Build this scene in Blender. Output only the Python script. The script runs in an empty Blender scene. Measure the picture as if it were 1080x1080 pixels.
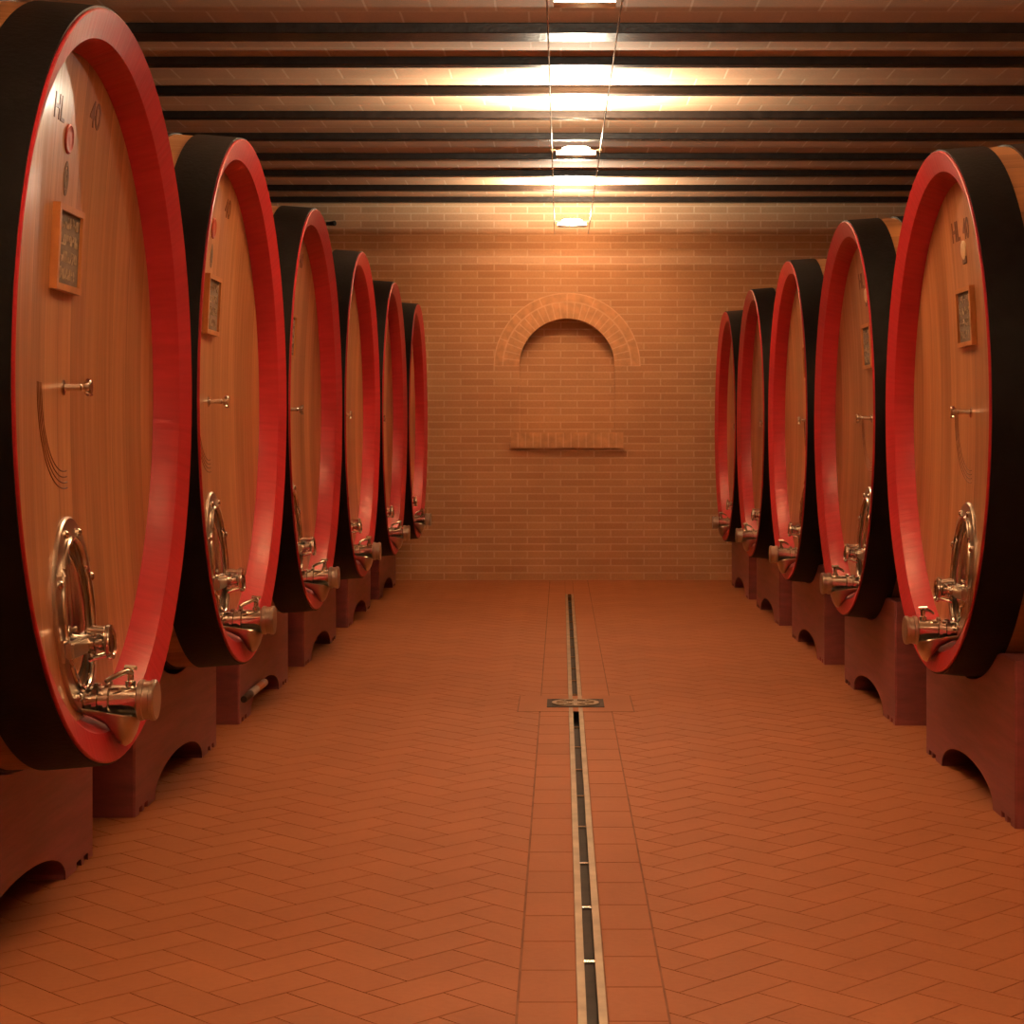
import bpy, bmesh, math, random
from mathutils import Vector, Matrix
random.seed(7)
PI = math.pi
scene = bpy.context.scene
COL = scene.collection

# ------------------------------------------------------------------ helpers
def link(o, parent=None):
    COL.objects.link(o)
    if parent is not None:
        o.parent = parent
    return o

def obj(name, bm, mat, parent=None, smooth=False, angle=None):
    me = bpy.data.meshes.new(name)
    bmesh.ops.remove_doubles(bm, verts=bm.verts, dist=1e-6)
    bmesh.ops.recalc_face_normals(bm, faces=bm.faces)
    if smooth:
        for f in bm.faces: f.smooth = True
        lim = math.radians(angle or 35)
        for e in bm.edges:
            if len(e.link_faces) == 2 and e.calc_face_angle(0) > lim: e.smooth = False
    bm.to_mesh(me); bm.free()
    if isinstance(mat, (list, tuple)):
        for m in mat: me.materials.append(m)
    else:
        me.materials.append(mat)
    return link(bpy.data.objects.new(name, me), parent)

def thing(name, label, cat, loc=(0, 0, 0), rz=0, group=None):
    o = bpy.data.objects.new(name, None)
    o.empty_display_size = .1
    o.location = loc; o.rotation_euler = (0, 0, rz)
    tag(o, label, cat, group)
    return link(o)

def tag(o, label, cat, group=None):
    o['label'] = label; o['category'] = cat
    if group: o['group'] = group
    return o

def struct(o):
    o['kind'] = 'structure'
    return o

def copy_tree(o, parent=None):
    c = o.copy(); COL.objects.link(c)
    c.parent = parent
    for ch in list(o.children):
        copy_tree(ch, c)
    return c

def add_box(bm, x0, x1, y0, y1, z0, z1, M=None):
    vs = [bm.verts.new((x, y, z)) for x in (x0, x1) for y in (y0, y1) for z in (z0, z1)]
    if M is not None:
        for v in vs: v.co = M @ v.co
    for a in ((0,1,3,2),(4,6,7,5),(0,4,5,1),(2,3,7,6),(0,2,6,4),(1,5,7,3)):
        bm.faces.new([vs[i] for i in a])

def box_bm(*a, bevel=0.0, seg=2, M=None):
    bm = bmesh.new(); add_box(bm, *a)
    if bevel:
        bmesh.ops.bevel(bm, geom=list(bm.edges), offset=bevel, segments=seg, affect='EDGES', profile=.5)
    if M is not None: bmesh.ops.transform(bm, matrix=M, verts=bm.verts)
    return bm

def lathe(bm, prof, n=64, M=None, close=False):
    """prof: (s, r) pairs, revolved about local X."""
    rings = []
    for s, r in prof:
        if r < 1e-6:
            rings.append([bm.verts.new((s, 0, 0))])
        else:
            rings.append([bm.verts.new((s, r*math.cos(2*PI*i/n), r*math.sin(2*PI*i/n))) for i in range(n)])
    pairs = list(zip(rings[:-1], rings[1:]))
    if close: pairs.append((rings[-1], rings[0]))
    for a, b in pairs:
        for i in range(n):
            j = (i+1) % n
            if len(a) == 1 and len(b) == 1: continue
            if len(a) == 1: bm.faces.new((a[0], b[i], b[j]))
            elif len(b) == 1: bm.faces.new((a[i], b[0], a[j]))
            else: bm.faces.new((a[i], b[i], b[j], a[j]))
    if M is not None:
        bmesh.ops.transform(bm, matrix=M, verts=[v for rg in rings for v in rg])
    return bm

def tube(bm, pts, r, n=10, caps=True, closed=False):
    pts = [Vector(p) for p in pts]
    rings = []
    N = len(pts)
    for k, p in enumerate(pts):
        if closed: t = pts[(k+1) % N]-pts[k-1]
        else: t = pts[min(k+1, N-1)]-pts[max(k-1, 0)]
        t.normalize()
        ref = Vector((0, 0, 1)) if abs(t.z) < .9 else Vector((1, 0, 0))
        u = t.cross(ref).normalized(); v = t.cross(u)
        rr = r[k] if isinstance(r, (list, tuple)) else r
        rings.append([bm.verts.new(p + u*rr*math.cos(2*PI*i/n) + v*rr*math.sin(2*PI*i/n)) for i in range(n)])
    pr = list(zip(rings[:-1], rings[1:]))
    if closed: pr.append((rings[-1], rings[0]))
    for a, b in pr:
        for i in range(n):
            j = (i+1) % n
            bm.faces.new((a[i], a[j], b[j], b[i]))
    if caps and not closed:
        bm.faces.new(rings[0]); bm.faces.new(rings[-1][::-1])
    return bm

def clip_poly(poly, nx, ny, c):
    """keep nx*x+ny*y<=c"""
    out = []
    for i in range(len(poly)):
        a = poly[i]; b = poly[(i+1) % len(poly)]
        da = nx*a[0]+ny*a[1]-c; db = nx*b[0]+ny*b[1]-c
        if da <= 0: out.append(a)
        if (da < 0 < db) or (db < 0 < da):
            t = da/(da-db); out.append((a[0]+(b[0]-a[0])*t, a[1]+(b[1]-a[1])*t))
    return out

# ------------------------------------------------------------------ materials
class NT:
    def __init__(self, name):
        self.m = bpy.data.materials.new(name); self.m.use_nodes = True
        self.t = self.m.node_tree; self.t.nodes.clear()
        self.out = self.t.nodes.new('ShaderNodeOutputMaterial')
        self.b = self.t.nodes.new('ShaderNodeBsdfPrincipled')
        self.t.links.new(self.b.outputs[0], self.out.inputs[0])
    def n(self, typ, **kw):
        nd = self.t.nodes.new(typ)
        for k, v in kw.items(): setattr(nd, k, v)
        return nd
    def l(self, a, b): self.t.links.new(a, b)
    def math(self, op, a, b=None):
        nd = self.n('ShaderNodeMath', operation=op)
        for i, v in enumerate((a, b)):
            if v is None: continue
            if isinstance(v, (int, float)): nd.inputs[i].default_value = v
            else: self.l(v, nd.inputs[i])
        return nd.outputs[0]
    def ramp(self, fac, stops):
        nd = self.n('ShaderNodeValToRGB')
        e = nd.color_ramp.elements
        while len(e) < len(stops): e.new(.5)
        for i, (p, c) in enumerate(stops):
            e[i].position = p; e[i].color = (*c, 1)
        self.l(fac, nd.inputs[0]); return nd.outputs[0]
    def mix(self, fac, a, b, blend='MIX'):
        nd = self.n('ShaderNodeMix', data_type='RGBA', blend_type=blend)
        for i, v in ((0, fac), (6, a), (7, b)):
            if isinstance(v, (int, float)): nd.inputs[i].default_value = v
            elif isinstance(v, tuple): nd.inputs[i].default_value = (*v, 1)
            else: self.l(v, nd.inputs[i])
        return nd.outputs[2]
    def noise(self, vec, scale, detail=4, rough=.55):
        nd = self.n('ShaderNodeTexNoise'); nd.inputs['Scale'].default_value = scale
        nd.inputs['Detail'].default_value = detail; nd.inputs['Roughness'].default_value = rough
        if vec is not None: self.l(vec, nd.inputs['Vector'])
        return nd.outputs[0]
    def coords(self):
        return self.n('ShaderNodeTexCoord').outputs['Object']
    def mapping(self, vec, scale=(1, 1, 1), loc=(0, 0, 0)):
        nd = self.n('ShaderNodeMapping'); nd.inputs['Scale'].default_value = scale; nd.inputs['Location'].default_value = loc
        self.l(vec, nd.inputs[0]); return nd.outputs[0]
    def sep(self, vec):
        nd = self.n('ShaderNodeSeparateXYZ'); self.l(vec, nd.inputs[0]); return nd.outputs
    def comb(self, x=0, y=0, z=0):
        nd = self.n('ShaderNodeCombineXYZ')
        for i, v in enumerate((x, y, z)):
            if isinstance(v, (int, float)): nd.inputs[i].default_value = v
            else: self.l(v, nd.inputs[i])
        return nd.outputs[0]
    def bump(self, h, strength=.3, dist=.01):
        nd = self.n('ShaderNodeBump'); nd.inputs['Strength'].default_value = strength
        nd.inputs['Distance'].default_value = dist
        self.l(h, nd.inputs['Height']); self.l(nd.outputs[0], self.b.inputs['Normal'])
    def set(self, **kw):
        for k, v in kw.items():
            i = self.b.inputs[k.replace('_', ' ')]
            if isinstance(v, tuple): i.default_value = (*v, 1) if len(v) == 3 else v
            elif isinstance(v, (int, float)): i.default_value = v
            else: self.l(v, i)
        return self

def brick_mat(name, axes, bw, rh, mortar, c1, c2, cm, rough=.8, offset=.5, bump=.35):
    k = NT(name); s = k.sep(k.coords())
    v = k.comb(s[axes[0]], s[axes[1]], 0)
    wob = k.noise(k.coords(), 1.7, 3)
    b = k.n('ShaderNodeTexBrick'); k.l(v, b.inputs['Vector'])
    b.offset = offset
    b.inputs['Scale'].default_value = 1
    b.inputs['Brick Width'].default_value = bw; b.inputs['Row Height'].default_value = rh
    b.inputs['Mortar Size'].default_value = mortar; b.inputs['Mortar Smooth'].default_value = .25
    b.inputs['Color1'].default_value = (*c1, 1); b.inputs['Color2'].default_value = (*c2, 1)
    b.inputs['Mortar'].default_value = (*cm, 1); b.inputs['Bias'].default_value = 0
    fine = k.noise(k.coords(), 60, 3)
    col = k.mix(.55, b.outputs[0], k.ramp(wob, [(.3, (.74, .72, .7)), (.7, (1, 1, 1))]), 'MULTIPLY')
    col = k.mix(.35, col, k.ramp(fine, [(.3, (.7, .68, .66)), (.7, (1, 1, 1))]), 'MULTIPLY')
    k.set(Base_Color=col, Roughness=rough)
    k.b.inputs['Specular IOR Level'].default_value = .25
    h = k.math('ADD', k.math('MULTIPLY', b.outputs[1], -1.0), k.math('MULTIPLY', fine, .35))
    k.bump(h, bump, .006)
    return k.m

def wood_mat(name, c1, c2, radial=False, plank=.125, rough=.38, coat=.4, grain_axis=2):
    """oak with planks; staves of a side run along X, of a head along Z"""
    k = NT(name); co = k.coords(); s = k.sep(co)
    if radial:
        a = k.math('ARCTAN2', s[1], k.math('SUBTRACT', s[2], ZC))
        u = k.math('MULTIPLY', a, .95)
    else:
        u = s[1]
    oi = k.n('ShaderNodeObjectInfo').outputs['Random']
    pid = k.math('FLOOR', k.math('DIVIDE', k.math('ADD', u, .055), plank))
    frac = k.math('FRACT', k.math('DIVIDE', k.math('ADD', u, .055), plank))
    wn = k.n('ShaderNodeTexWhiteNoise', noise_dimensions='2D')
    k.l(k.comb(pid, k.math('MULTIPLY', oi, 31.0), 0), wn.inputs['Vector'])
    pl = wn.outputs['Value']
    along = s[0] if radial else s[2]
    gv = k.comb(k.math('MULTIPLY', u, 46), k.math('ADD', k.math('MULTIPLY', along, 1.6), k.math('MULTIPLY', pl, 19)), k.math('MULTIPLY', oi, 7))
    g = k.noise(gv, 1.0, 5, .62)
    gv2 = k.comb(k.math('MULTIPLY', u, 7), k.math('ADD', k.math('MULTIPLY', along, .55), k.math('MULTIPLY', pl, 9)), k.math('MULTIPLY', oi, 5))
    g2 = k.noise(gv2, 1.0, 3, .5)
    f = k.math('ADD', k.math('MULTIPLY', g, .42), k.math('MULTIPLY', g2, .58))
    col = k.ramp(f, [(.38, c2), (.62, c1)])
    tone = k.ramp(pl, [(0, (.66, .62, .58)), (1, (1.12, 1.10, 1.06))])
    col = k.mix(.8, col, tone, 'MULTIPLY')
    seam = k.math('LESS_THAN', frac, .022)
    col = k.mix(k.math('MULTIPLY', seam, .6), col, (.07, .025, .008))
    k.set(Base_Color=col, Roughness=rough, Coat_Weight=coat, Coat_Roughness=.16)
    # wavy brushed varnish down the grain
    wv = k.noise(k.comb(k.math('MULTIPLY', u, 34), k.math('MULTIPLY', along, 3.0), 0), 1.0, 3, .5)
    k.bump(k.math('ADD', k.math('MULTIPLY', wv, 1.0), k.math('MULTIPLY', seam, -.6)), .4, .006)
    return k.m

def plain(name, c, rough=.5, metallic=0.0, var=.15, scale=8, coat=0.0, bump=0.0, bscale=40, spec=None):
    k = NT(name); co = k.coords()
    nz = k.noise(co, scale, 4)
    lo = tuple(x*(1-var) for x in c); hi = tuple(min(1, x*(1+var)) for x in c)
    k.set(Base_Color=k.ramp(nz, [(.3, lo), (.7, hi)]), Roughness=rough, Metallic=metallic, Coat_Weight=coat, Coat_Roughness=.15)
    if spec is not None: k.b.inputs['Specular IOR Level'].default_value = spec
    if bump: k.bump(k.noise(co, bscale, 3), bump, .004)
    return k.m

# barrel dimensions (metres)
RF, BULGE, LEN = .905, .040, 1.9
RM = RF + BULGE
ZC = RM                     # axis height above the barrel's lowest point
def rad(s):
    t = (s-LEN/2)/(LEN/2); return RF + BULGE*(1-t*t)
RH, DH, CONC = .806, .095, .05   # head radius, recess at its rim, further dishing at its centre
def headx(r): return -(DH + CONC*(1-min(1, (r/RH))**2))

M = {}
M['head'] = wood_mat('oak_head', (.56, .295, .145), (.34, .155, .070), coat=.36)
M['stave'] = wood_mat('oak_staves', (.52, .265, .11), (.36, .16, .06), radial=True, plank=.14, coat=.1)
def chime_mat():
    k = NT('red_painted_oak'); co = k.coords(); s = k.sep(co)
    a = k.math('ARCTAN2', s[1], k.math('SUBTRACT', s[2], ZC))
    g = k.noise(k.comb(k.math('MULTIPLY', a, 40), k.math('MULTIPLY', s[0], 6), 0), 1.0, 4)
    k.set(Base_Color=k.ramp(g, [(.3, (.39, .025, .036)), (.7, (.49, .031, .046))]), Roughness=.42, Coat_Weight=.07, Coat_Roughness=.18)
    k.b.inputs['Specular IOR Level'].default_value = .32
    k.bump(g, .3, .006)
    return k.m
M['red'] = chime_mat()
M['hoop'] = plain('black_hoop_iron', (.0065, .0066, .0075), .5, 0, .35, 14, bump=.35, bscale=60, spec=.14)
M['steel'] = plain('polished_steel', (.62, .58, .52), .14, 1.0, .06, 5)
M['steel_dull'] = plain('brushed_steel', (.50, .46, .40), .30, 1.0, .1, 9)
M['brass'] = plain('worn_drain_steel', (.28, .22, .155), .52, 1.0, .25, 9)
M['slate'] = plain('chalky_slate', (.17, .14, .11), .8, 0, .3, 12)
M['chalk'] = plain('chalk', (.36, .30, .23), .9, 0, .25, 60)
M['frame'] = plain('pale_oak_frame', (.50, .22, .075), .4, 0, .15, 20, coat=.2)
M['ink'] = plain('branded_ink', (.15, .05, .016), .45, 0, .2, 30, coat=.3)
M['seal'] = plain('red_wax', (.42, .055, .025), .4, 0, .2, 40)
M['emblem'] = plain('pale_emblem', (.62, .50, .34), .5, 0, .15, 40)
M['emblem_grey'] = plain('grey_print', (.16, .11, .075), .6, 0, .2, 40)
M['cradle'] = None
M['dark'] = plain('dark_slot', (.025, .018, .014), .7, 0, .4, 12)
M['black'] = plain('black_plastic', (.012, .011, .010), .45, 0, .2, 12)
M['beam'] = plain('dark_beam_paint', (.020, .012, .009), .36, 0, .4, 16, bump=.5, bscale=45, spec=.3)
M['wire'] = plain('lamp_cable', (.45, .38, .30), .35, 1.0, .05, 10)
def cradle_mat():
    k = NT('red_stained_beam'); co = k.coords(); s = k.sep(co)
    oi = k.n('ShaderNodeObjectInfo').outputs['Random']
    g = k.noise(k.comb(k.math('MULTIPLY', s[0], 6), k.math('MULTIPLY', s[1], 2.2), k.math('ADD', k.math('MULTIPLY', s[2], 26), k.math('MULTIPLY', oi, 40))), 1.0, 5, .6)
    k.set(Base_Color=k.ramp(g, [(.28, (.17, .050, .060)), (.7, (.28, .076, .090))]), Roughness=.5, Coat_Weight=.12, Coat_Roughness=.3)
    k.bump(g, .35, .006)
    return k.m
M['cradle'] = cradle_mat()
def floor_mat():
    k = NT('terracotta_tiles'); co = k.coords()
    at = k.n('ShaderNodeAttribute', attribute_name='tone', attribute_type='GEOMETRY').outputs['Fac']
    nz = k.noise(co, 2.3, 4); fn = k.noise(co, 55, 3)
    c = k.mix(at, (.345, .128, .052), (.375, .142, .058))
    c = k.mix(.5, c, k.ramp(nz, [(.3, (.80, .78, .76)), (.7, (1.05, 1.05, 1.05))]), 'MULTIPLY')
    c = k.mix(.3, c, k.ramp(fn, [(.3, (.75, .74, .72)), (.7, (1, 1, 1))]), 'MULTIPLY')
    k.set(Base_Color=c, Roughness=.62)
    k.b.inputs['Specular IOR Level'].default_value = .2
    k.bump(k.math('ADD', fn, k.math('MULTIPLY', nz, 2)), .12, .004)
    return k.m
M['tile'] = floor_mat()
M['grout'] = plain('floor_grout', (.20, .085, .040), .9, 0, .25, 8)
BR1, BR2, BRM = (.70, .42, .24), (.61, .345, .19), (.78, .54, .35)
M['wall_xz'] = brick_mat('brick_wall_back', (0, 2), .281, .0606, .0065, BR1, BR2, BRM)
M['wall_yz'] = brick_mat('brick_wall_side', (1, 2), .281, .0606, .0065, BR1, BR2, BRM)
M['ceil'] = brick_mat('brick_ceiling', (0, 1), .305, .277, .006, (.60, .36, .22), (.53, .315, .19), (.70, .50, .34), bump=.3)
M['brick'] = plain('arch_brick', (.66, .39, .22), .8, 0, .18, 14, bump=.2, bscale=60, spec=.25)
M['mortar'] = plain('arch_mortar', BRM, .9, 0, .12, 14, spec=.2)

# ------------------------------------------------------------------ room
XL, XR, YB, YF = -3.4, 3.5, 15.8, -2.5
HB, HC = 3.172, 3.217           # beam underside, ceiling
FL = .10
# floor: slab with a trench for the drain, herringbone tiles laid on it
DX = .066                       # drain centre line
SL, SR = -.0916, .2236          # joints bounding the straight tile strips
DW = .031                       # half width of the drain trench
YD = 14.35                      # the drain's far end
fl = bmesh.new()
tone = fl.faces.layers.float.new('tone')
def slab(x0, x1, y0, y1):
    n0 = len(fl.faces); add_box(fl, x0, x1, y0, y1, -FL, -.002)
    fl.faces.ensure_lookup_table()
    for f in list(fl.faces)[n0:]: f.material_index = 1
slab(XL, DX-DW, YF, YB); slab(DX+DW, XR, YF, YB); slab(DX-DW, DX+DW, YD, YB)
n0 = len(fl.faces); add_box(fl, DX-DW, DX+DW, YF, YD, -FL, -.055)
fl.faces.ensure_lookup_table()
for f in list(fl.faces)[n0:]: f.material_index = 1
def tile(poly, zt=0.0, g=.0022):
    # inset a little for the joint, raise it over the grout
    cx = sum(p[0] for p in poly)/len(poly); cy = sum(p[1] for p in poly)/len(poly)
    t = random.random()
    top = [fl.verts.new((p[0], p[1], zt)) for p in poly]
    bot = [fl.verts.new((p[0], p[1], -.002)) for p in poly]
    fs = [fl.faces.new(top)]
    for i in range(len(poly)):
        j = (i+1) % len(poly)
        fs.append(fl.faces.new((top[j], top[i], bot[i], bot[j])))
    for f in fs: f[tone] = t
W = .12; G = .0016
def herring(xa, xb):
    q = math.sqrt(.5)
    # lattice of an L pair: horizontal (0,0)-(2,1), vertical (0,1)... in rotated units
    for m in range(-120, 121):
        for n in range(-60, 61):
            ox = m*1.0 + n*2.0*1.0; oy = m*1.0 - n*2.0
            # period vectors (1,1) and (2,-2)
            for (a0, b0, a1, b1) in ((0, 0, 2, 1), (2, -1, 3, 1)):
                p = [((ox+a)*W, (oy+b)*W) for a, b in ((a0, b0), (a1, b0), (a1, b1), (a0, b1))]
                ctr = ((p[0][0]+p[2][0])/2, (p[0][1]+p[2][1])/2)
                sx = (ctr[0]-ctr[1])*q; sy = (ctr[0]+ctr[1])*q + 6
                if sx < xa-.3 or sx > xb+.3 or sy < YF-.3 or sy > YB+.3: continue
                pi = [(p[0][0]+G, p[0][1]+G), (p[1][0]-G, p[1][1]+G), (p[2][0]-G, p[2][1]-G), (p[3][0]+G, p[3][1]-G)]
                w = [((x-y)*q, (x+y)*q + 6) for x, y in pi]
                for c in ((-1, 0, -xa-.003), (1, 0, xb-.003), (0, -1, -YF), (0, 1, YB)):
                    w = clip_poly(w, *c)
                    if len(w) < 3: break
                if len(w) >= 3: tile(w)
herring(XL, SL); herring(SR, XR)
GY = 8.45
for (a, b, off) in ((SL, DX-DW, 0), (DX+DW, SR, .11)):
    y = YF + off
    while y < YB:
        y1 = min(y+.24, YB)
        if y < YB - .02: tile([(a+.003, y+.002), (b-.002, y+.002), (b-.002, y1-.002), (a+.003, y1-.002)])
        y += .24
tile([(DX-DW+.001, YD), (DX+DW-.001, YD), (DX+DW-.001, YB), (DX-DW+.001, YB)])
floor = struct(obj('floor', fl, [M['tile'], M['grout']]))

def wall(name, bm, m): return struct(obj(name, bm, m))
T = .25
wall('wall_left', box_bm(XL-T, XL, YF-T, YB+T, -FL, HC+T), M['wall_yz'])
wall('wall_right', box_bm(XR, XR+T, YF-T, YB+T, -FL, HC+T), M['wall_yz'])
wall('wall_front', box_bm(XL, XR, YF-T, YF, -FL, HC+T), M['wall_xz'])
wall('ceiling', box_bm(XL, XR, YF, YB, HC, HC+T), M['ceil'])
# back wall with a shallow blind niche
NX, NR, NS, NB, ND = .053, .402, 1.802, 1.244, .115
bm = bmesh.new()
def quad(a, b, c, d): bm.faces.new([bm.verts.new(p) for p in (a, b, c, d)])
def fr(x0, x1, z0, z1): quad((x0, YB, z0), (x1, YB, z0), (x1, YB, z1), (x0, YB, z1))
zt, zb_ = HC+T, -FL
fr(XL, NX-NR, zb_, zt); fr(NX+NR, XR, zb_, zt); fr(NX-NR, NX+NR, zb_, NB)
NA = 40
arc = [(NX-NR*math.cos(PI*i/NA), NS+NR*math.sin(PI*i/NA)) for i in range(NA+1)]
for i in range(NA):
    (xa, za), (xb, zb2) = arc[i], arc[i+1]
    quad((xa, YB, za), (xb, YB, zb2), (xb, YB, zt), (xa, YB, zt))
loop = [(NX-NR, NB)] + arc + [(NX+NR, NB)]
for i in range(len(loop)):
    (xa, za), (xb, zb2) = loop[i], loop[(i+1) % len(loop)]
    quad((xa, YB, za), (xb, YB, zb2), (xb, YB+ND, zb2), (xa, YB+ND, za))
bm.faces.new([bm.verts.new((x, YB+ND, z)) for x, z in loop])
quad((XL, YB+T, zb_), (XR, YB+T, zb_), (XR, YB+T, zt), (XL, YB+T, zt))
quad((XL, YB, zb_), (XR, YB, zb_), (XR, YB+T, zb_), (XL, YB+T, zb_))
quad((XL, YB, zt), (XR, YB, zt), (XR, YB+T, zt), (XL, YB+T, zt))
wall('wall_back', bm, M['wall_xz'])
# arch of voussoirs with an outer ring of stretchers
bm = bmesh.new()
def arc_block(r0, r1, a0, a1, y0, y1, mi, n=4):
    prev = None
    n0 = len(bm.faces)
    for i in range(n+1):
        a = a0+(a1-a0)*i/n
        c, s = -math.cos(a), math.sin(a)
        cur = [bm.verts.new((NX+r*c, y, NS+r*s)) for r, y in ((r0, y0), (r1, y0), (r1, y1), (r0, y1))]
        if prev:
            for k in range(4): bm.faces.new((prev[k], prev[(k+1) % 4], cur[(k+1) % 4], cur[k]))
        else: bm.faces.new(cur)
        prev = cur
    bm.faces.new(prev[::-1])
    bm.faces.ensure_lookup_table()
    for f in list(bm.faces)[n0:]: f.material_index = mi
arc_block(NR+.001, NR+.218, 0, PI, YB-.0015, YB+.02, 1, 48)
nv = 26
for i in range(nv):
    a0 = PI*i/nv; arc_block(NR, NR+.134, a0+.010, a0+PI/nv-.010, YB-.004, YB+.02, 0)
no = 8
for i in range(no):
    a0 = PI*i/no; arc_block(NR+.147, NR+.208, a0+.008, a0+PI/no-.008, YB-.004, YB+.02, 0, 8)
struct(obj('trim_1', bm, [M['brick'], M['mortar']]))
bm = bmesh.new()
sx0, sx1 = NX-.478, NX+.478
add_box(bm, sx0+.004, sx1-.004, YB-.030, YB+.02, 1.116, 1.240)
bm.faces.ensure_lookup_table()
for f in bm.faces: f.material_index = 1
ns = 15
for i in range(ns):
    x0 = sx0+(sx1-sx0)*i/ns; x1 = sx0+(sx1-sx0)*(i+1)/ns
    add_box(bm, x0+.004, x1-.004, YB-.036+random.uniform(-.002, .002), YB-.002, 1.112, NB)
struct(obj('trim_2', bm, [M['brick'], M['mortar']]))

# ceiling beams: dark steel, evenly spaced, resting in the side walls
BY = [9.20, 9.95, 10.78, 11.60, 12.43, 13.31, 14.15, 14.98, 15.72]
BNAME = ['ninth beam from the back wall, the nearest and widest-looking one in view', 'eighth beam from the back wall, just before a brightly lit strip',
         'seventh beam from the back wall, between two brightly lit strips', 'sixth beam from the back wall', 'fifth beam from the back wall',
         'fourth beam from the back wall', 'third beam from the back wall', 'second beam from the back wall', 'beam meeting the top of the back wall']
for y, nm in zip(BY, BNAME):
    wd = .085 if y > 9.5 else .20
    b = box_bm(XL, XR, y-wd/2, y+wd/2, HB if y > 9.5 else HB-.006, HC, bevel=.004, seg=1)
    o = obj('ceiling_beam', b, M['beam'])
    tag(o, ('dark painted ceiling beam, ' + nm) if len(nm.split()) < 13 else 'dark ceiling beam, ' + nm, 'beam', 'dark beams across the brick ceiling')

# ------------------------------------------------------------------ lamps on two steel cables
CX0, CX1 = -.052, .230
def lampz(y): return 2.84 + (y-7.0)*.0092 if y > 7 else 2.84
for x, side in ((CX0, 'left'), (CX1, 'right')):
    bm = bmesh.new()
    pts = [(x, y, lampz(y)) for y in (YF, 0, 3, 7, 9, 11, 13, 14.9, YB)]
    tube(bm, pts, .0032, 8)
    tag(obj('lamp_cable', bm, M['wire']), 'thin %s-hand steel lamp cable running under the ceiling to the back wall' % side, 'cable')

def glow_mat():
    m = bpy.data.materials.new('lamp_glass_glow'); m.use_nodes = True
    t = m.node_tree; t.nodes.clear()
    o = t.nodes.new('ShaderNodeOutputMaterial'); a = t.nodes.new('ShaderNodeAddShader')
    e = t.nodes.new('ShaderNodeEmission'); e.inputs[0].default_value = (1, .84, .60, 1); e.inputs[1].default_value = 10
    tr = t.nodes.new('ShaderNodeBsdfTransparent')
    t.links.new(e.outputs[0], a.inputs[0]); t.links.new(tr.outputs[0], a.inputs[1]); t.links.new(a.outputs[0], o.inputs[0])
    return m
M['glow'] = glow_mat()
def frosted():
    k = NT('frosted_glass_reflector')
    d = k.n('ShaderNodeBsdfDiffuse'); d.inputs[0].default_value = (.85, .80, .72, 1)
    tl = k.n('ShaderNodeBsdfTranslucent'); tl.inputs[0].default_value = (.85, .78, .66, 1)
    mx = k.n('ShaderNodeMixShader'); mx.inputs[0].default_value = .03
    k.l(d.outputs[0], mx.inputs[1]); k.l(tl.outputs[0], mx.inputs[2]); k.l(mx.outputs[0], k.out.inputs[0])
    return k.m
M['reflector'] = frosted()
LX = (CX0+CX1)/2
def lamp(y, label, first=None):
    z = lampz(y)
    if first is None:
        t = thing('cable_lamp', label, 'lamp', (LX, y, z), 0, 'halogen lamps on the ceiling cables')
        # reflector trough: shields the bulb from below, open upward and toward the room
        bm = bmesh.new(); rr = .042; n = 18; hl = .115
        a0, a1 = math.radians(180+46), math.radians(360-14)
        ro = []
        for i in range(n+1):
            a = a0+(a1-a0)*i/n
            ro.append([bm.verts.new((x, r*math.cos(a), r*math.sin(a))) for x, r in ((-hl, rr), (hl, rr), (hl, rr+.002), (-hl, rr+.002))])
        for p, c in zip(ro[:-1], ro[1:]):
            for k in range(4): bm.faces.new((p[k], p[(k+1) % 4], c[(k+1) % 4], c[k]))
        bm.faces.new(ro[0]); bm.faces.new(ro[-1][::-1])
        # narrow front bar of the reflector, leaving a slit below it
        ro = []
        for i in range(5):
            a = math.radians(351.5+11*i/4)
            ro.append([bm.verts.new((x, r*math.cos(a), r*math.sin(a))) for x, r in ((-hl, rr), (hl, rr), (hl, rr+.002), (-hl, rr+.002))])
        for p, c in zip(ro[:-1], ro[1:]):
            for k in range(4): bm.faces.new((p[k], p[(k+1) % 4], c[(k+1) % 4], c[k]))
        bm.faces.new(ro[0]); bm.faces.new(ro[-1][::-1])
        for s in (-1, 1):
            rim = [bm.verts.new((s*hl, .0425*math.cos(math.radians(226+137*i/16)), .0425*math.sin(math.radians(226+137*i/16)))) for i in range(17)]
            bm.faces.new(rim)
        obj('reflector', bm, M['reflector'], t, True)
        bm = bmesh.new()
        lathe(bm, [(-.085, 0), (-.082, .012), (-.06, .022), (0, .026), (.06, .022), (.082, .012), (.085, 0)], 20)
        obj('bulb', bm, M['glow'], t, True)
        for s in (-1, 1):
            bm = bmesh.new()
            hw = (CX1-CX0)/2
            tube(bm, [(s*.083, 0, 0), (s*.110, 0, -.004), (s*(hw-.006), 0, .0)], .005, 8)
            lathe(bm, [(-.012, 0), (-.012, .010), (.012, .010), (.012, 0)], 12, Matrix.Translation((s*hw, 0, 0)) @ Matrix.Rotation(PI/2, 4, 'Z'))
            tube(bm, [(s*hw, -.016, -.0), (s*hw, 0, -.018), (s*hw, .016, 0)], .004, 8)
            tube(bm, [(s*.104, 0, -.004), (s*.104, 0, -.042)], .004, 8)
            obj('clip_arm', bm, M['wire'], t, True)
    else:
        t = copy_tree(first); t.location = (LX, y, z); t['label'] = label
    return t
LAMPS = [(6.95, 'halogen cable lamp nearest the camera, at the top edge of the photo'),
         (10.92, 'glowing halogen cable lamp in the middle of the line of three'),
         (14.86, 'farthest glowing halogen cable lamp, closest to the back wall')]
L0 = lamp(*LAMPS[0]); lamp(*LAMPS[1], first=L0); lamp(*LAMPS[2], first=L0)
LY = [y for y, _ in LAMPS]
LCOL = (1, .85, .62)
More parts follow.
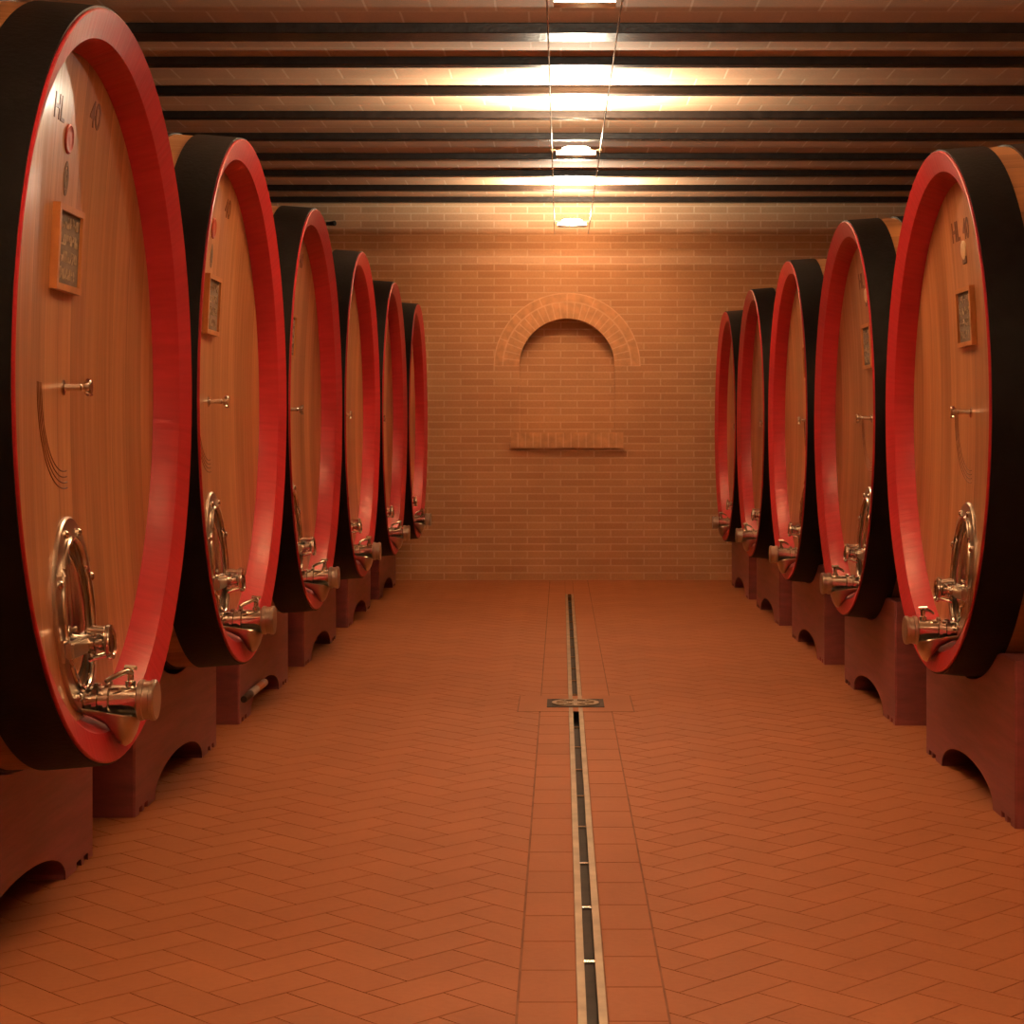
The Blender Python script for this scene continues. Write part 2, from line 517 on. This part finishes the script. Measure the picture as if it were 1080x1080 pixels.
OUT = [(3.0, 'halogen cable lamp overhead, just ahead of the viewer'), (-1.0, 'halogen cable lamp overhead, behind the viewer')]
for y, lb in OUT: lamp(y, lb, first=L0)
for y in LY + [y for y, _ in OUT]:
    pw = .78 if y > 14 else 1.12 if y > 10 else 1.0      # the farthest bulb is dimmer
    ld = bpy.data.lights.new('lamp_light', 'POINT'); ld.energy = 20*pw
    ld.color = LCOL; ld.shadow_soft_size = .002
    lo = link(bpy.data.objects.new('lamp_light', ld)); lo.location = (LX, y, lampz(y)+.001)
    # the reflector throws most of the light up at the bricks
    la = bpy.data.lights.new('lamp_uplight', 'AREA'); la.shape = 'RECTANGLE'; la.size = .17; la.size_y = .04
    la.energy = 136*pw; la.color = LCOL
    lo = link(bpy.data.objects.new('lamp_uplight', la)); lo.location = (LX, y, lampz(y)+.018); lo.rotation_euler = (PI, 0, 0)

# ------------------------------------------------------------------ barrel prototype (local: axis along X, +X toward the aisle)
def ring_to_axis(bm):           # lathe is about z=0: lift to the axis height
    bmesh.ops.translate(bm, vec=(0, 0, ZC), verts=bm.verts); return bm

def surf(y, z, lift=0.0):
    """frame on the dished head at lateral y and height z (relative to the axis)"""
    r = math.hypot(y, z)
    x = headx(r)
    dy = 2*CONC*y/RH**2; dz = 2*CONC*z/RH**2
    nrm = Vector((1, -dy, -dz)).normalized()
    up = Vector((dz, 0, 1)).normalized()
    rt = up.cross(nrm).normalized()
    up = nrm.cross(rt)
    Mx = Matrix((( nrm.x, rt.x, up.x, x), (nrm.y, rt.y, up.y, y), (nrm.z, rt.z, up.z, ZC+z), (0, 0, 0, 1)))
    return Mx @ Matrix.Translation((lift, 0, 0))

def text_mesh(name, s, size, mat, parent, Mx, bold=.0):
    cu = bpy.data.curves.new(name, 'FONT'); cu.body = s; cu.size = size
    cu.align_x = 'CENTER'; cu.align_y = 'CENTER'; cu.extrude = .0008; cu.offset = bold
    tmp = bpy.data.objects.new(name+'_source', cu); COL.objects.link(tmp)
    bpy.context.view_layer.update()
    me = bpy.data.meshes.new_from_object(tmp.evaluated_get(bpy.context.evaluated_depsgraph_get()))
    bpy.data.objects.remove(tmp); bpy.data.curves.remove(cu)
    B = Matrix(((0, 0, 1, 0), (1, 0, 0, 0), (0, 1, 0, 0), (0, 0, 0, 1)))
    me.transform(Mx @ B); me.name = name
    me.materials.clear(); me.materials.append(mat)
    return link(bpy.data.objects.new(name, me), parent)

def ellipse_ring(bm, ay, az, by, bz, x0, x1, n=56, bev=.004):
    """flat oval ring between ellipses (outer ay,az; inner by,bz)"""
    secs = [(ay, az, x0), (ay, az, x1-bev), (ay-bev, az-bev, x1), (by+bev, bz+bev, x1), (by, bz, x1-bev), (by, bz, x0)]
    rings = [[bm.verts.new((x, a*math.cos(2*PI*i/n), b*math.sin(2*PI*i/n))) for i in range(n)] for a, b, x in secs]
    for k in range(len(rings)):
        p, q = rings[k], rings[(k+1) % len(rings)]
        for i in range(n): bm.faces.new((p[i], p[(i+1) % n], q[(i+1) % n], q[i]))
    return bm

def make_barrel(t, side):
    N = 120
    # staves: the outer shell plus the far chime
    prof = [(-s, rad(s)) for s in [.0075, .05, .1, .2, .3, .45, .6, .8, .95, 1.1, 1.3, 1.5, 1.7, 1.8, LEN]]
    prof += [(-LEN, RF-.09), (-LEN+.1, RH), (-LEN+.12, 0)]
    obj('staves', ring_to_axis(lathe(bmesh.new(), prof, N)), M['stave'], t, True, 50)
    # red chime: outer lip, broad bevel, deep inner wall
    prof = [(-.008, rad(.008)), (-.002, RF+.001), (0, RF-.002), (-.0235, RF-.068), (-.026, RF-.0695), (-DH-.004, RH+.001), (-DH-.03, RH)]
    obj('red_rim', ring_to_axis(lathe(bmesh.new(), prof, N)), M['red'], t, True, 25)
    # dished head of upright planks
    bm = bmesh.new(); prof = [(headx(0), 0)] + [(headx(r), r) for r in (.08, .16, .24, .32, .4, .48, .56, .64, .72, .78, RH+.002)]
    obj('head', ring_to_axis(lathe(bm, prof, N)), M['head'], t, True, 60)
    # iron hoops
    for a, b in ((.008, .150), (.228, .352), (.50, .60), (LEN-.60, LEN-.50), (LEN-.352, LEN-.228), (LEN-.150, LEN-.010)):
        ss = [a+(b-a)*i/5 for i in range(6)]
        prof = [(-a, rad(a)-.001)] + [(-s, rad(s)+.006) for s in ss] + [(-b, rad(b)-.001)]
        obj('hoop', ring_to_axis(lathe(bmesh.new(), prof, N)), M['hoop'], t, True, 40)
    # chalkboard plaque
    PY = -.03 if side == 'L' else .0
    P = surf(PY, .335, .001)
    bm = bmesh.new(); w, h, fw = .118, .103, .016
    for (y0, y1, z0, z1) in ((-w, w, h-fw, h), (-w, w, -h, -h+fw), (-w, -w+fw, -h+fw, h-fw), (w-fw, w, -h+fw, h-fw)):
        add_box(bm, 0, .020, y0, y1, z0, z1)
    bmesh.ops.transform(bm, matrix=P, verts=bm.verts)
    pl = obj('plaque', bm, M['frame'], t)
    bm = box_bm(.001, .012, -w+fw, w-fw, -h+fw, h-fw, M=P)
    sl = obj('slate', bm, M['slate'], pl)
    bm = bmesh.new(); rnd = random.Random(5 if side == 'L' else 11)
    for row in range(4):
        zc = .062-.041*row; y = -.092+rnd.uniform(0, .012); yend = (.08, .086, .084, .055)[row]
        while y < yend:
            cw = rnd.uniform(.010, .016); hh = .0125
            pts = []
            for k in range(rnd.choice((3, 4, 5))):
                pts.append(P @ Vector((.0125, y+cw*rnd.choice((0, .5, 1)), zc+hh*rnd.choice((-1, 0, 1))+rnd.uniform(-.002, .002))))
            pts = [p for i, p in enumerate(pts) if i == 0 or (p-pts[i-1]).length > 1e-4]
            if len(pts) > 1: tube(bm, pts, .0022, 5)
            y += cw*1.35
    ch = obj('chalk_writing', bm, M['chalk'], pl); ch['label'] = 'four lines of pale chalk handwriting'
    # branded text, seal
    if side == 'L':
        text_mesh('branded_text', 'HL', .085, M['ink'], t, surf(-.16, .655, .0006), .001)
        text_mesh('branded_text', '40', .095, M['ink'], t, surf(.17, .69, .0006), .001)
        S = surf(-.05, .60, 0)
        bm = lathe(bmesh.new(), [(0, .036), (.003, .036), (.005, .032), (.003, .027), (.004, .014), (.004, 0)], 28, S)
        o = obj('round_seal', bm, M['seal'], t, True); o['label'] = 'round red wax seal'
        S = surf(-.045, .505, .0005)
        bm = ellipse_ring(bmesh.new(), .022, .042, .012, .030, 0, .0012, 32, .0002)
        ellipse_ring(bm, .008, .024, .003, .010, 0, .0012, 24, .0002)
        bmesh.ops.transform(bm, matrix=S, verts=bm.verts)
        obj('printed_emblem', bm, M['emblem_grey'], t)
    else:
        text_mesh('branded_text', 'HL', .10, M['ink'], t, surf(-.105, .64, .0006), .002)
        text_mesh('branded_text', '40', .10, M['ink'], t, surf(.055, .635, .0006), .002)
        S = surf(0, .555, 0)
        bm = lathe(bmesh.new(), [(0, .034), (.005, .033), (.008, .026), (.009, 0)], 28, S @ Matrix.Translation((0, 0, .014)))
        o = obj('round_seal', bm, M['emblem'], t, True); o['label'] = 'pale cream emblem above a grey tab'
        bm = box_bm(0, .004, -.030, .030, -.034, -.008, bevel=.003, M=S)
        bm2 = bmesh.new()
        e = obj('printed_emblem', bm, M['emblem_grey'], t); bm2.free()
    # carved arcs round the tap, lower left quarter
    bm = bmesh.new()
    for r in (.205, .219, .233, .247):
        tube(bm, [surf(r*math.cos(a), r*math.sin(a)) @ Vector((.0002, 0, 0)) for a in [math.radians(178+98*i/30) for i in range(31)]], .0017, 6)
    o = obj('carved_arcs', bm, M['ink'], t); o['label'] = 'four concentric arcs cut into the wood'
    # tasting tap at the centre
    bm = lathe(bmesh.new(), [(-.004, 0), (-.004, .019), (.004, .019), (.007, .009), (.028, .0075), (.046, .009), (.049, .006), (.058, .006)], 24, surf(0, 0))
    tp = obj('tasting_tap', bm, M['steel'], t, True)
    bm = lathe(bmesh.new(), [(.056, 0), (.056, .016), (.060, .019), (.070, .019), (.073, .015), (.073, 0)], 24, surf(0, 0))
    for k in range(4):
        a = PI/4+PI/2*k
        tube(bm, [surf(0, 0) @ Vector((.065, .014*math.cos(a), .014*math.sin(a))), surf(0, 0) @ Vector((.067, .026*math.cos(a), .026*math.sin(a)))], .0045, 8)
    obj('knob', bm, M['steel'], tp, True)
    # manway: bolted oval frame, mirror-like dished door, clamp
    MZ = -.555; Q = surf(0, MZ, 0)
    bm = ellipse_ring(bmesh.new(), .185, .240, .132, .184, -.006, .014)
    bmesh.ops.transform(bm, matrix=Q, verts=bm.verts)
    mw = obj('manway_frame', bm, M['steel_dull'], t, True, 25)
    bm = bmesh.new()
    tube(bm, [Q @ Vector((.016, .132*math.cos(a), .184*math.sin(a))) for a in [2*PI*i/56 for i in range(56)]], .008, 10, closed=True)
    obj('frame_lip', bm, M['steel'], mw, True)
    for k in range(8):
        a = 2*PI*(k+.5)/8
        bm = lathe(bmesh.new(), [(.012, .011), (.020, .011), (.024, .007), (.025, 0)], 12, Q @ Matrix.Translation((0, .160*math.cos(a), .213*math.sin(a))))
        obj('bolt', bm, M['steel'], mw, True)
    bm = bmesh.new(); n = 48; rings = []
    for f, x in ((1.0, -.004), (.93, -.012), (.86, .004), (.6, .014), (.3, .018)):
        rings.append([bm.verts.new(Q @ Vector((x, .131*f*math.cos(2*PI*i/n), .183*f*math.sin(2*PI*i/n)))) for i in range(n)])
    for p, q in zip(rings[:-1], rings[1:]):
        for i in range(n): bm.faces.new((p[i], p[(i+1) % n], q[(i+1) % n], q[i]))
    bm.faces.new(rings[-1])
    obj('manway_door', bm, M['steel'], t, True, 50)
    # clamp bridge, screw and hand nut
    KZ = -.075
    bm = bmesh.new()
    add_box(bm, .018, .040, -.165, .165, KZ-.020, KZ+.020)
    bmesh.ops.bevel(bm, geom=list(bm.edges), offset=.005, segments=2, affect='EDGES')
    add_box(bm, .012, .020, -.172, -.130, KZ-.026, KZ+.026); add_box(bm, .012, .020, .130, .172, KZ-.026, KZ+.026)
    bmesh.ops.transform(bm, matrix=Q, verts=bm.verts)
    cl = obj('clamp', bm, M['steel_dull'], t, True, 30)
    bm = bmesh.new(); K = Q @ Matrix.Translation((0, 0, KZ))
    lathe(bm, [(.018, .024), (.052, .024), (.054, .017), (.062, .017), (.064, .022), (.074, .022), (.076, .014), (.092, .014)], 24, K)
    obj('screw', bm, M['steel'], cl, True)
    bm = bmesh.new()
    lathe(bm, [(.078, 0), (.078, .032), (.082, .042), (.088, .044), (.095, .042), (.097, .032), (.093, .028), (.091, 0)], 32, K)
    for k in range(4):
        a = PI/4+PI/2*k
        tube(bm, [K @ Vector((.040, .040*math.cos(a), .052*math.sin(a))), K @ Vector((.085, .040*math.cos(a), .040*math.sin(a)))], .0055, 8)
    obj('hand_nut', bm, M['steel'], cl, True)
    # drain valve
    VZ = -.764; V = Matrix.Translation((headx(.764), 0, ZC+VZ))
    bm = lathe(bmesh.new(), [(-.004, .038), (.014, .038), (.016, .030), (.034, .030), (.036, .041), (.048, .041), (.050, .036), (.064, .036), (.066, .046), (.076, .046), (.079, .0365),
                             (.145, .0365), (.148, .040)], 36, V)
    vv = obj('drain_valve', bm, M['steel'], t, True, 25)
    bm = lathe(bmesh.new(), [(.146, 0), (.146, .046), (.150, .050), (.160, .050), (.162, .047), (.176, .047), (.178, .050), (.187, .050), (.191, .046), (.191, 0)], 36, V)
    obj('valve_cap', bm, M['steel_dull'], vv, True, 25)
    bm = bmesh.new()
    lathe(bm, [(.030, .013), (.046, .013), (.048, .008), (.070, .008), (.074, 0)], 16, V @ Matrix.Translation((.125, 0, 0)) @ Matrix.Rotation(-PI/2, 4, 'Y'))
    tube(bm, [V @ Vector((.128, 0, .066)), V @ Vector((.118, -.014, .072)), V @ Vector((.088, -.048, .060)), V @ Vector((.078, -.060, .052))], [.0075, .007, .006, .006], 10)
    tube(bm, [V @ Vector((.110, .004, .080)), V @ Vector((.140, -.002, .078))], .006, 8)
    obj('lever', bm, M['steel'], vv, True)
    # drip spout under the valve
    bm = bmesh.new(); n = 18; secs = []
    for x, zf, hw, ztop in ((-.088, -.797, .040, -.782), (-.060, -.808, .050, -.784), (-.030, -.823, .060, -.787), (-.014, -.846, .066, -.789), (.002, -.870, .069, -.791),
                            (.014, -.876, .068, -.793), (.026, -.868, .062, -.796), (.036, -.850, .050, -.800), (.043, -.828, .034, -.804), (.047, -.812, .016, -.807)):
        row = []
        for i in range(n+1):
            a = PI*i/n
            row.append((x, -hw*math.cos(a), ztop+(zf-ztop)*math.sin(a)**.8))
        secs.append(row)
    th = .0025
    vo = [[bm.verts.new((x, y, ZC+z)) for x, y, z in r] for r in secs]
    vi = [[bm.verts.new((x, y*.955, ZC+z+th)) for x, y, z in r] for r in secs]
    for A, flip in ((vo, 0), (vi, 1)):
        for a, b in zip(A[:-1], A[1:]):
            for i in range(n): bm.faces.new((a[i], a[i+1], b[i+1], b[i]))
    for r0, r1 in ((vo[0], vi[0]), (vo[-1], vi[-1])):
        for i in range(n): bm.faces.new((r0[i], r0[i+1], r1[i+1], r1[i]))
    for k in (0, n):
        for a in range(len(vo)-1): bm.faces.new((vo[a][k], vo[a+1][k], vi[a+1][k], vi[a][k]))
    obj('drip_spout', bm, M['steel_dull'], t, True, 40)

# ------------------------------------------------------------------ cradle prototype
def make_cradle(front, zc, sc, name):
    """front: how far the cradle's face sits behind the rim; zc: axis height"""
    bm = bmesh.new(); HW, H = .70, .515
    ys = set(round(-HW+2*HW*i/112, 5) for i in range(113))
    for c in (-.405, -.4049, .405, .4049): ys.add(c)
    notch = []
    for c in (-.625, -.545, .545, .625):
        for d in (-.022, -.0219, .022, .0219, 0): ys.add(round(c+d, 5))
        notch.append(c)
    ys = sorted(ys)
    def bot(y):
        if abs(y) < .405: return .010+.098*math.sqrt(max(0, 1-(y/.405)**2))
        for c in notch:
            if abs(y-c) < .022: return .020
        return 0.0
    depth = 1.30
    sl = [0, .006]+[depth*i/10 for i in range(1, 11)]
    grid = []
    for k, d in enumerate(sl):
        s = (front+d)/sc; R = (rad(s)+.0085)*sc
        ins = .006 if k == 0 else 0
        row_t, row_b = [], []
        for y in ys:
            yy = y*(1-ins/HW)
            h = H-ins
            if abs(y) < R: h = min(h, zc-.021*(name == 'barrel_cradle' and sc == 1.0)-math.sqrt(R*R-y*y)-(.001 if sc == 1.0 else .006))
            row_t.append(bm.verts.new((-d, yy, h))); row_b.append(bm.verts.new((-d, yy, bot(y))))
        grid.append((row_t, row_b))
    n = len(ys)
    for (t0, b0), (t1, b1) in zip(grid[:-1], grid[1:]):
        for i in range(n-1):
            bm.faces.new((t0[i], t0[i+1], t1[i+1], t1[i])); bm.faces.new((b0[i], b1[i], b1[i+1], b0[i+1]))
        for i in (0, n-1): bm.faces.new((t0[i], t1[i], b1[i], b0[i]))
    for t, b in (grid[0], grid[-1]):
        for i in range(n-1): bm.faces.new((t[i], b[i], b[i+1], t[i+1]))
    return obj(name, bm, M['cradle'])

AL, ZL, BL = 1.10, 1.325, -1.344
AR, ZR, BRX = 1.27, 1.287, 1.393
SC_R = .887/RF
YL = [4.68, 6.61, 8.525, 10.50, 12.52, 14.56]
YR = [6.44, 8.50, 10.59, 12.64, 14.57]
def copy_one(o):
    c = o.copy(); COL.objects.link(c); return c
G_L, G_R = 'casks in the left-hand row', 'casks in the right-hand row'
LBL = ['huge round red-rimmed oak cask nearest the camera in the left row',
       'red-rimmed oak cask second from the camera in the left row',
       'red-rimmed oak cask third from the camera in the left row',
       'red-rimmed oak cask fourth from the camera in the left row',
       'red-rimmed oak cask fifth from the camera, last but one of the left row',
       'red-rimmed oak cask closest to the back wall in the left row']
LBR = ['large red-rimmed oak cask nearest the camera in the right row',
       'red-rimmed oak cask second from the camera in the right row',
       'red-rimmed oak cask in the middle of the right row of five',
       'red-rimmed oak cask fourth from the camera in the right row',
       'red-rimmed oak cask closest to the back wall in the right row']
pL = thing('wine_cask', LBL[0], 'cask', (-AL, YL[0], ZL-ZC), 0, G_L)
make_barrel(pL, 'L'); pL.scale.z = 1.022; pL.location.z = ZL-ZC*1.022
pR = thing('wine_cask', LBR[0], 'cask', (AR, YR[0], ZR-ZC*SC_R), PI, G_R)
make_barrel(pR, 'R'); pR.scale = (SC_R,)*3
for y, lb in list(zip(YL, LBL))[1:]:
    k = 1.01 if y < 7 else 1.0
    c = copy_tree(pL); c.location.y = y; c['label'] = lb; c.scale.z = k; c.location.z = ZL-ZC*k+.002
for y, lb in list(zip(YR, LBR))[1:]:
    c = copy_tree(pR); c.location.y = y; c['label'] = lb; c.scale.z = SC_R*(1.01 if 10 < y < 13 else 1)

CL = ['red-stained wooden cradle block under the nearest left cask', 'red-stained wooden cradle block under the second left cask',
      'red-stained wooden cradle block under the third left cask, banded tube on its face', 'red-stained wooden cradle block under the fourth left cask',
      'red-stained wooden cradle block under the fifth left cask', 'red-stained wooden cradle block under the last left cask by the back wall']
CR = ['red-stained wooden cradle block under the nearest right cask', 'red-stained wooden cradle block under the second right cask',
      'red-stained wooden cradle block under the middle cask of the right row', 'red-stained wooden cradle block under the fourth right cask',
      'red-stained wooden cradle block under the last right cask by the back wall']
kL = make_cradle(-AL-BL, ZL, 1.0, 'barrel_cradle'); kR = make_cradle(BRX-AR, ZR, SC_R, 'barrel_cradle')
for i, (y, lb) in enumerate(zip(YL, CL)):
    c = kL if i == 0 else copy_one(kL)
    c.location = (BL, y, 0); tag(c, lb, 'cradle', 'cradles under the left casks')
for i, (y, lb) in enumerate(zip(YR, CR)):
    c = kR if i == 0 else copy_one(kR)
    c.location = (BRX, y, 0); c.rotation_euler.z = PI; tag(c, lb, 'cradle', 'cradles under the right casks')

# banded tube against the third left cradle
bt = thing('mounted_tube', 'short tube with dark end and grey and orange bands on third left cradle', 'tube', (BL+.016, 7.83, 0))
tz = .105
for nm, y0, y1, m in (('dark_end', 0, .17, M['black']), ('grey_band', .17, .33, plain('grey_tube', (.45, .42, .40), .4)),
                      ('orange_band', .33, .46, plain('orange_tube', (.60, .22, .07), .4)), ('pale_tip', .46, .55, plain('pale_tube', (.66, .60, .52), .4))):
    r = .017 if nm != 'dark_end' else .015
    obj(nm, tube(bmesh.new(), [(0.002, y0, tz), (0.002, y0+.01, tz), (.002, y1-.004, tz), (0.002, y1, tz)], [r*.9, r, r, r*.94], 14), m, bt, True)

# ------------------------------------------------------------------ floor drain
dr = thing('floor_drain', 'long narrow slotted steel floor drain down the middle of the aisle', 'drain', (DX, 0, 0))
for s in (-1, 1):
    a, b = sorted((s*.0305, s*.0125))
    bm = bmesh.new()
    for y0, y1 in ((YF+.02, GY-.131), (GY+.131, YD-.01)):
        add_box(bm, a, b, y0, y1, -.02, .0015)
    obj('rail', bm, M['brass'], dr)
bm = bmesh.new(); add_box(bm, -.0305, .0305, YF+.02, YD-.01, -.054, -.05)
add_box(bm, -.0305, -.0285, YF+.02, YD-.01, -.05, -.02); add_box(bm, .0285, .0305, YF+.02, YD-.01, -.05, -.02)
obj('channel', bm, M['dark'], dr)
y = 4.275-.49*3
while y < YD-.1:
    if abs(y-GY) > .14:
        obj('crossbar', box_bm(-.0125, .0125, y-.008, y+.008, -.006, .0005), M['steel'], dr)
    y += .4955
g = thing('round_drain_grate', 'round steel drain grate with petal openings in a square frame', 'grate', (DX, GY, 0))
bm = bmesh.new()
for a in ((-.128, .128, -.128, -.108), (-.128, .128, .108, .128), (-.128, -.108, -.108, .108), (.108, .128, -.108, .108)):
    add_box(bm, *a, -.004, .0030)
add_box(bm, -.11, .11, -.11, .11, -.004, .0012)
obj('frame', bm, M['dark'], g)
bm = bmesh.new()
zt_, zb2 = .0065, .0012
Ry = Matrix.Rotation(-PI/2, 4, 'Y')
lathe(bm, [(zb2, .088), (zt_, .088), (zt_, .1065), (zb2, .1065)], 48, Ry, close=True)
lathe(bm, [(zb2, 0), (zt_, 0), (zt_, .028), (zb2, .028)], 24, Ry)
for k in range(6):
    a = PI/3*k+PI/6; add_box(bm, .02, .093, -.0085, .0085, zb2, zt_-.0004, Matrix.Rotation(a, 4, 'Z'))
for k in range(6):
    a = PI/3*k
    tube(bm, [Matrix.Rotation(a, 4, 'Z') @ Vector((.060+.026*math.cos(b), .016*math.sin(b), .0042)) for b in [2*PI*i/16 for i in range(16)]], .0028, 6, closed=True)
obj('grate', bm, M['brass'], g)
bm = bmesh.new(); bm.free(); bm = bmesh.new(); add_box(bm, -.258, .258, -.258, .258, -.0018, .0003)
for f in bm.faces: f.material_index = 1
add_box(bm, -.252, .252, -.252, .252, -.0016, .0009)
q = obj('trim_3', bm, [M['tile'], M['grout']]); q.location = (DX, GY, 0); struct(q)

# black wall fitting high on the back wall
w = thing('wall_spotlight', 'small black spotlight on a bracket high on the back wall', 'spotlight', (-1.94, YB, 3.0))
w.scale = (.66,)*3
obj('bracket', box_bm(-.05, -.012, -.10, 0, -.02, .02, bevel=.006), M['black'], w)
bm = lathe(bmesh.new(), [(-.03, 0), (-.03, .026), (.05, .034), (.055, .028), (.05, 0)], 20, Matrix.Translation((.02, -.09, 0)) @ Matrix.Rotation(-.5, 4, 'Z'))
obj('spot_head', bm, M['black'], w, True)

# ------------------------------------------------------------------ camera, world, colour management
cam = bpy.data.cameras.new('camera'); co = link(bpy.data.objects.new('camera', cam))
co.location = (0, 0, 1.2); co.rotation_euler = (PI/2, math.radians(0.0), 0)
cam.sensor_width = 36; cam.lens = 36*1975/1080
cam.shift_x = -(591.5-540)/1080; cam.shift_y = -(540-461.5)/1080
cam.clip_start = .02
scene.camera = co
wd = bpy.data.worlds.new('world'); scene.world = wd; wd.use_nodes = True
wd.node_tree.nodes['Background'].inputs[0].default_value = (.9, .6, .35, 1)
wd.node_tree.nodes['Background'].inputs[1].default_value = 0.0
vs = scene.view_settings
scene.display_settings.display_device = 'sRGB'
vs.view_transform = 'Standard'; vs.look = 'None'; vs.gamma = 1.0; vs.use_curve_mapping = False
vs.exposure = 0.16
scene.cycles.max_bounces = 10; scene.cycles.diffuse_bounces = 3
scene.cycles.caustics_reflective = False; scene.cycles.caustics_refractive = False
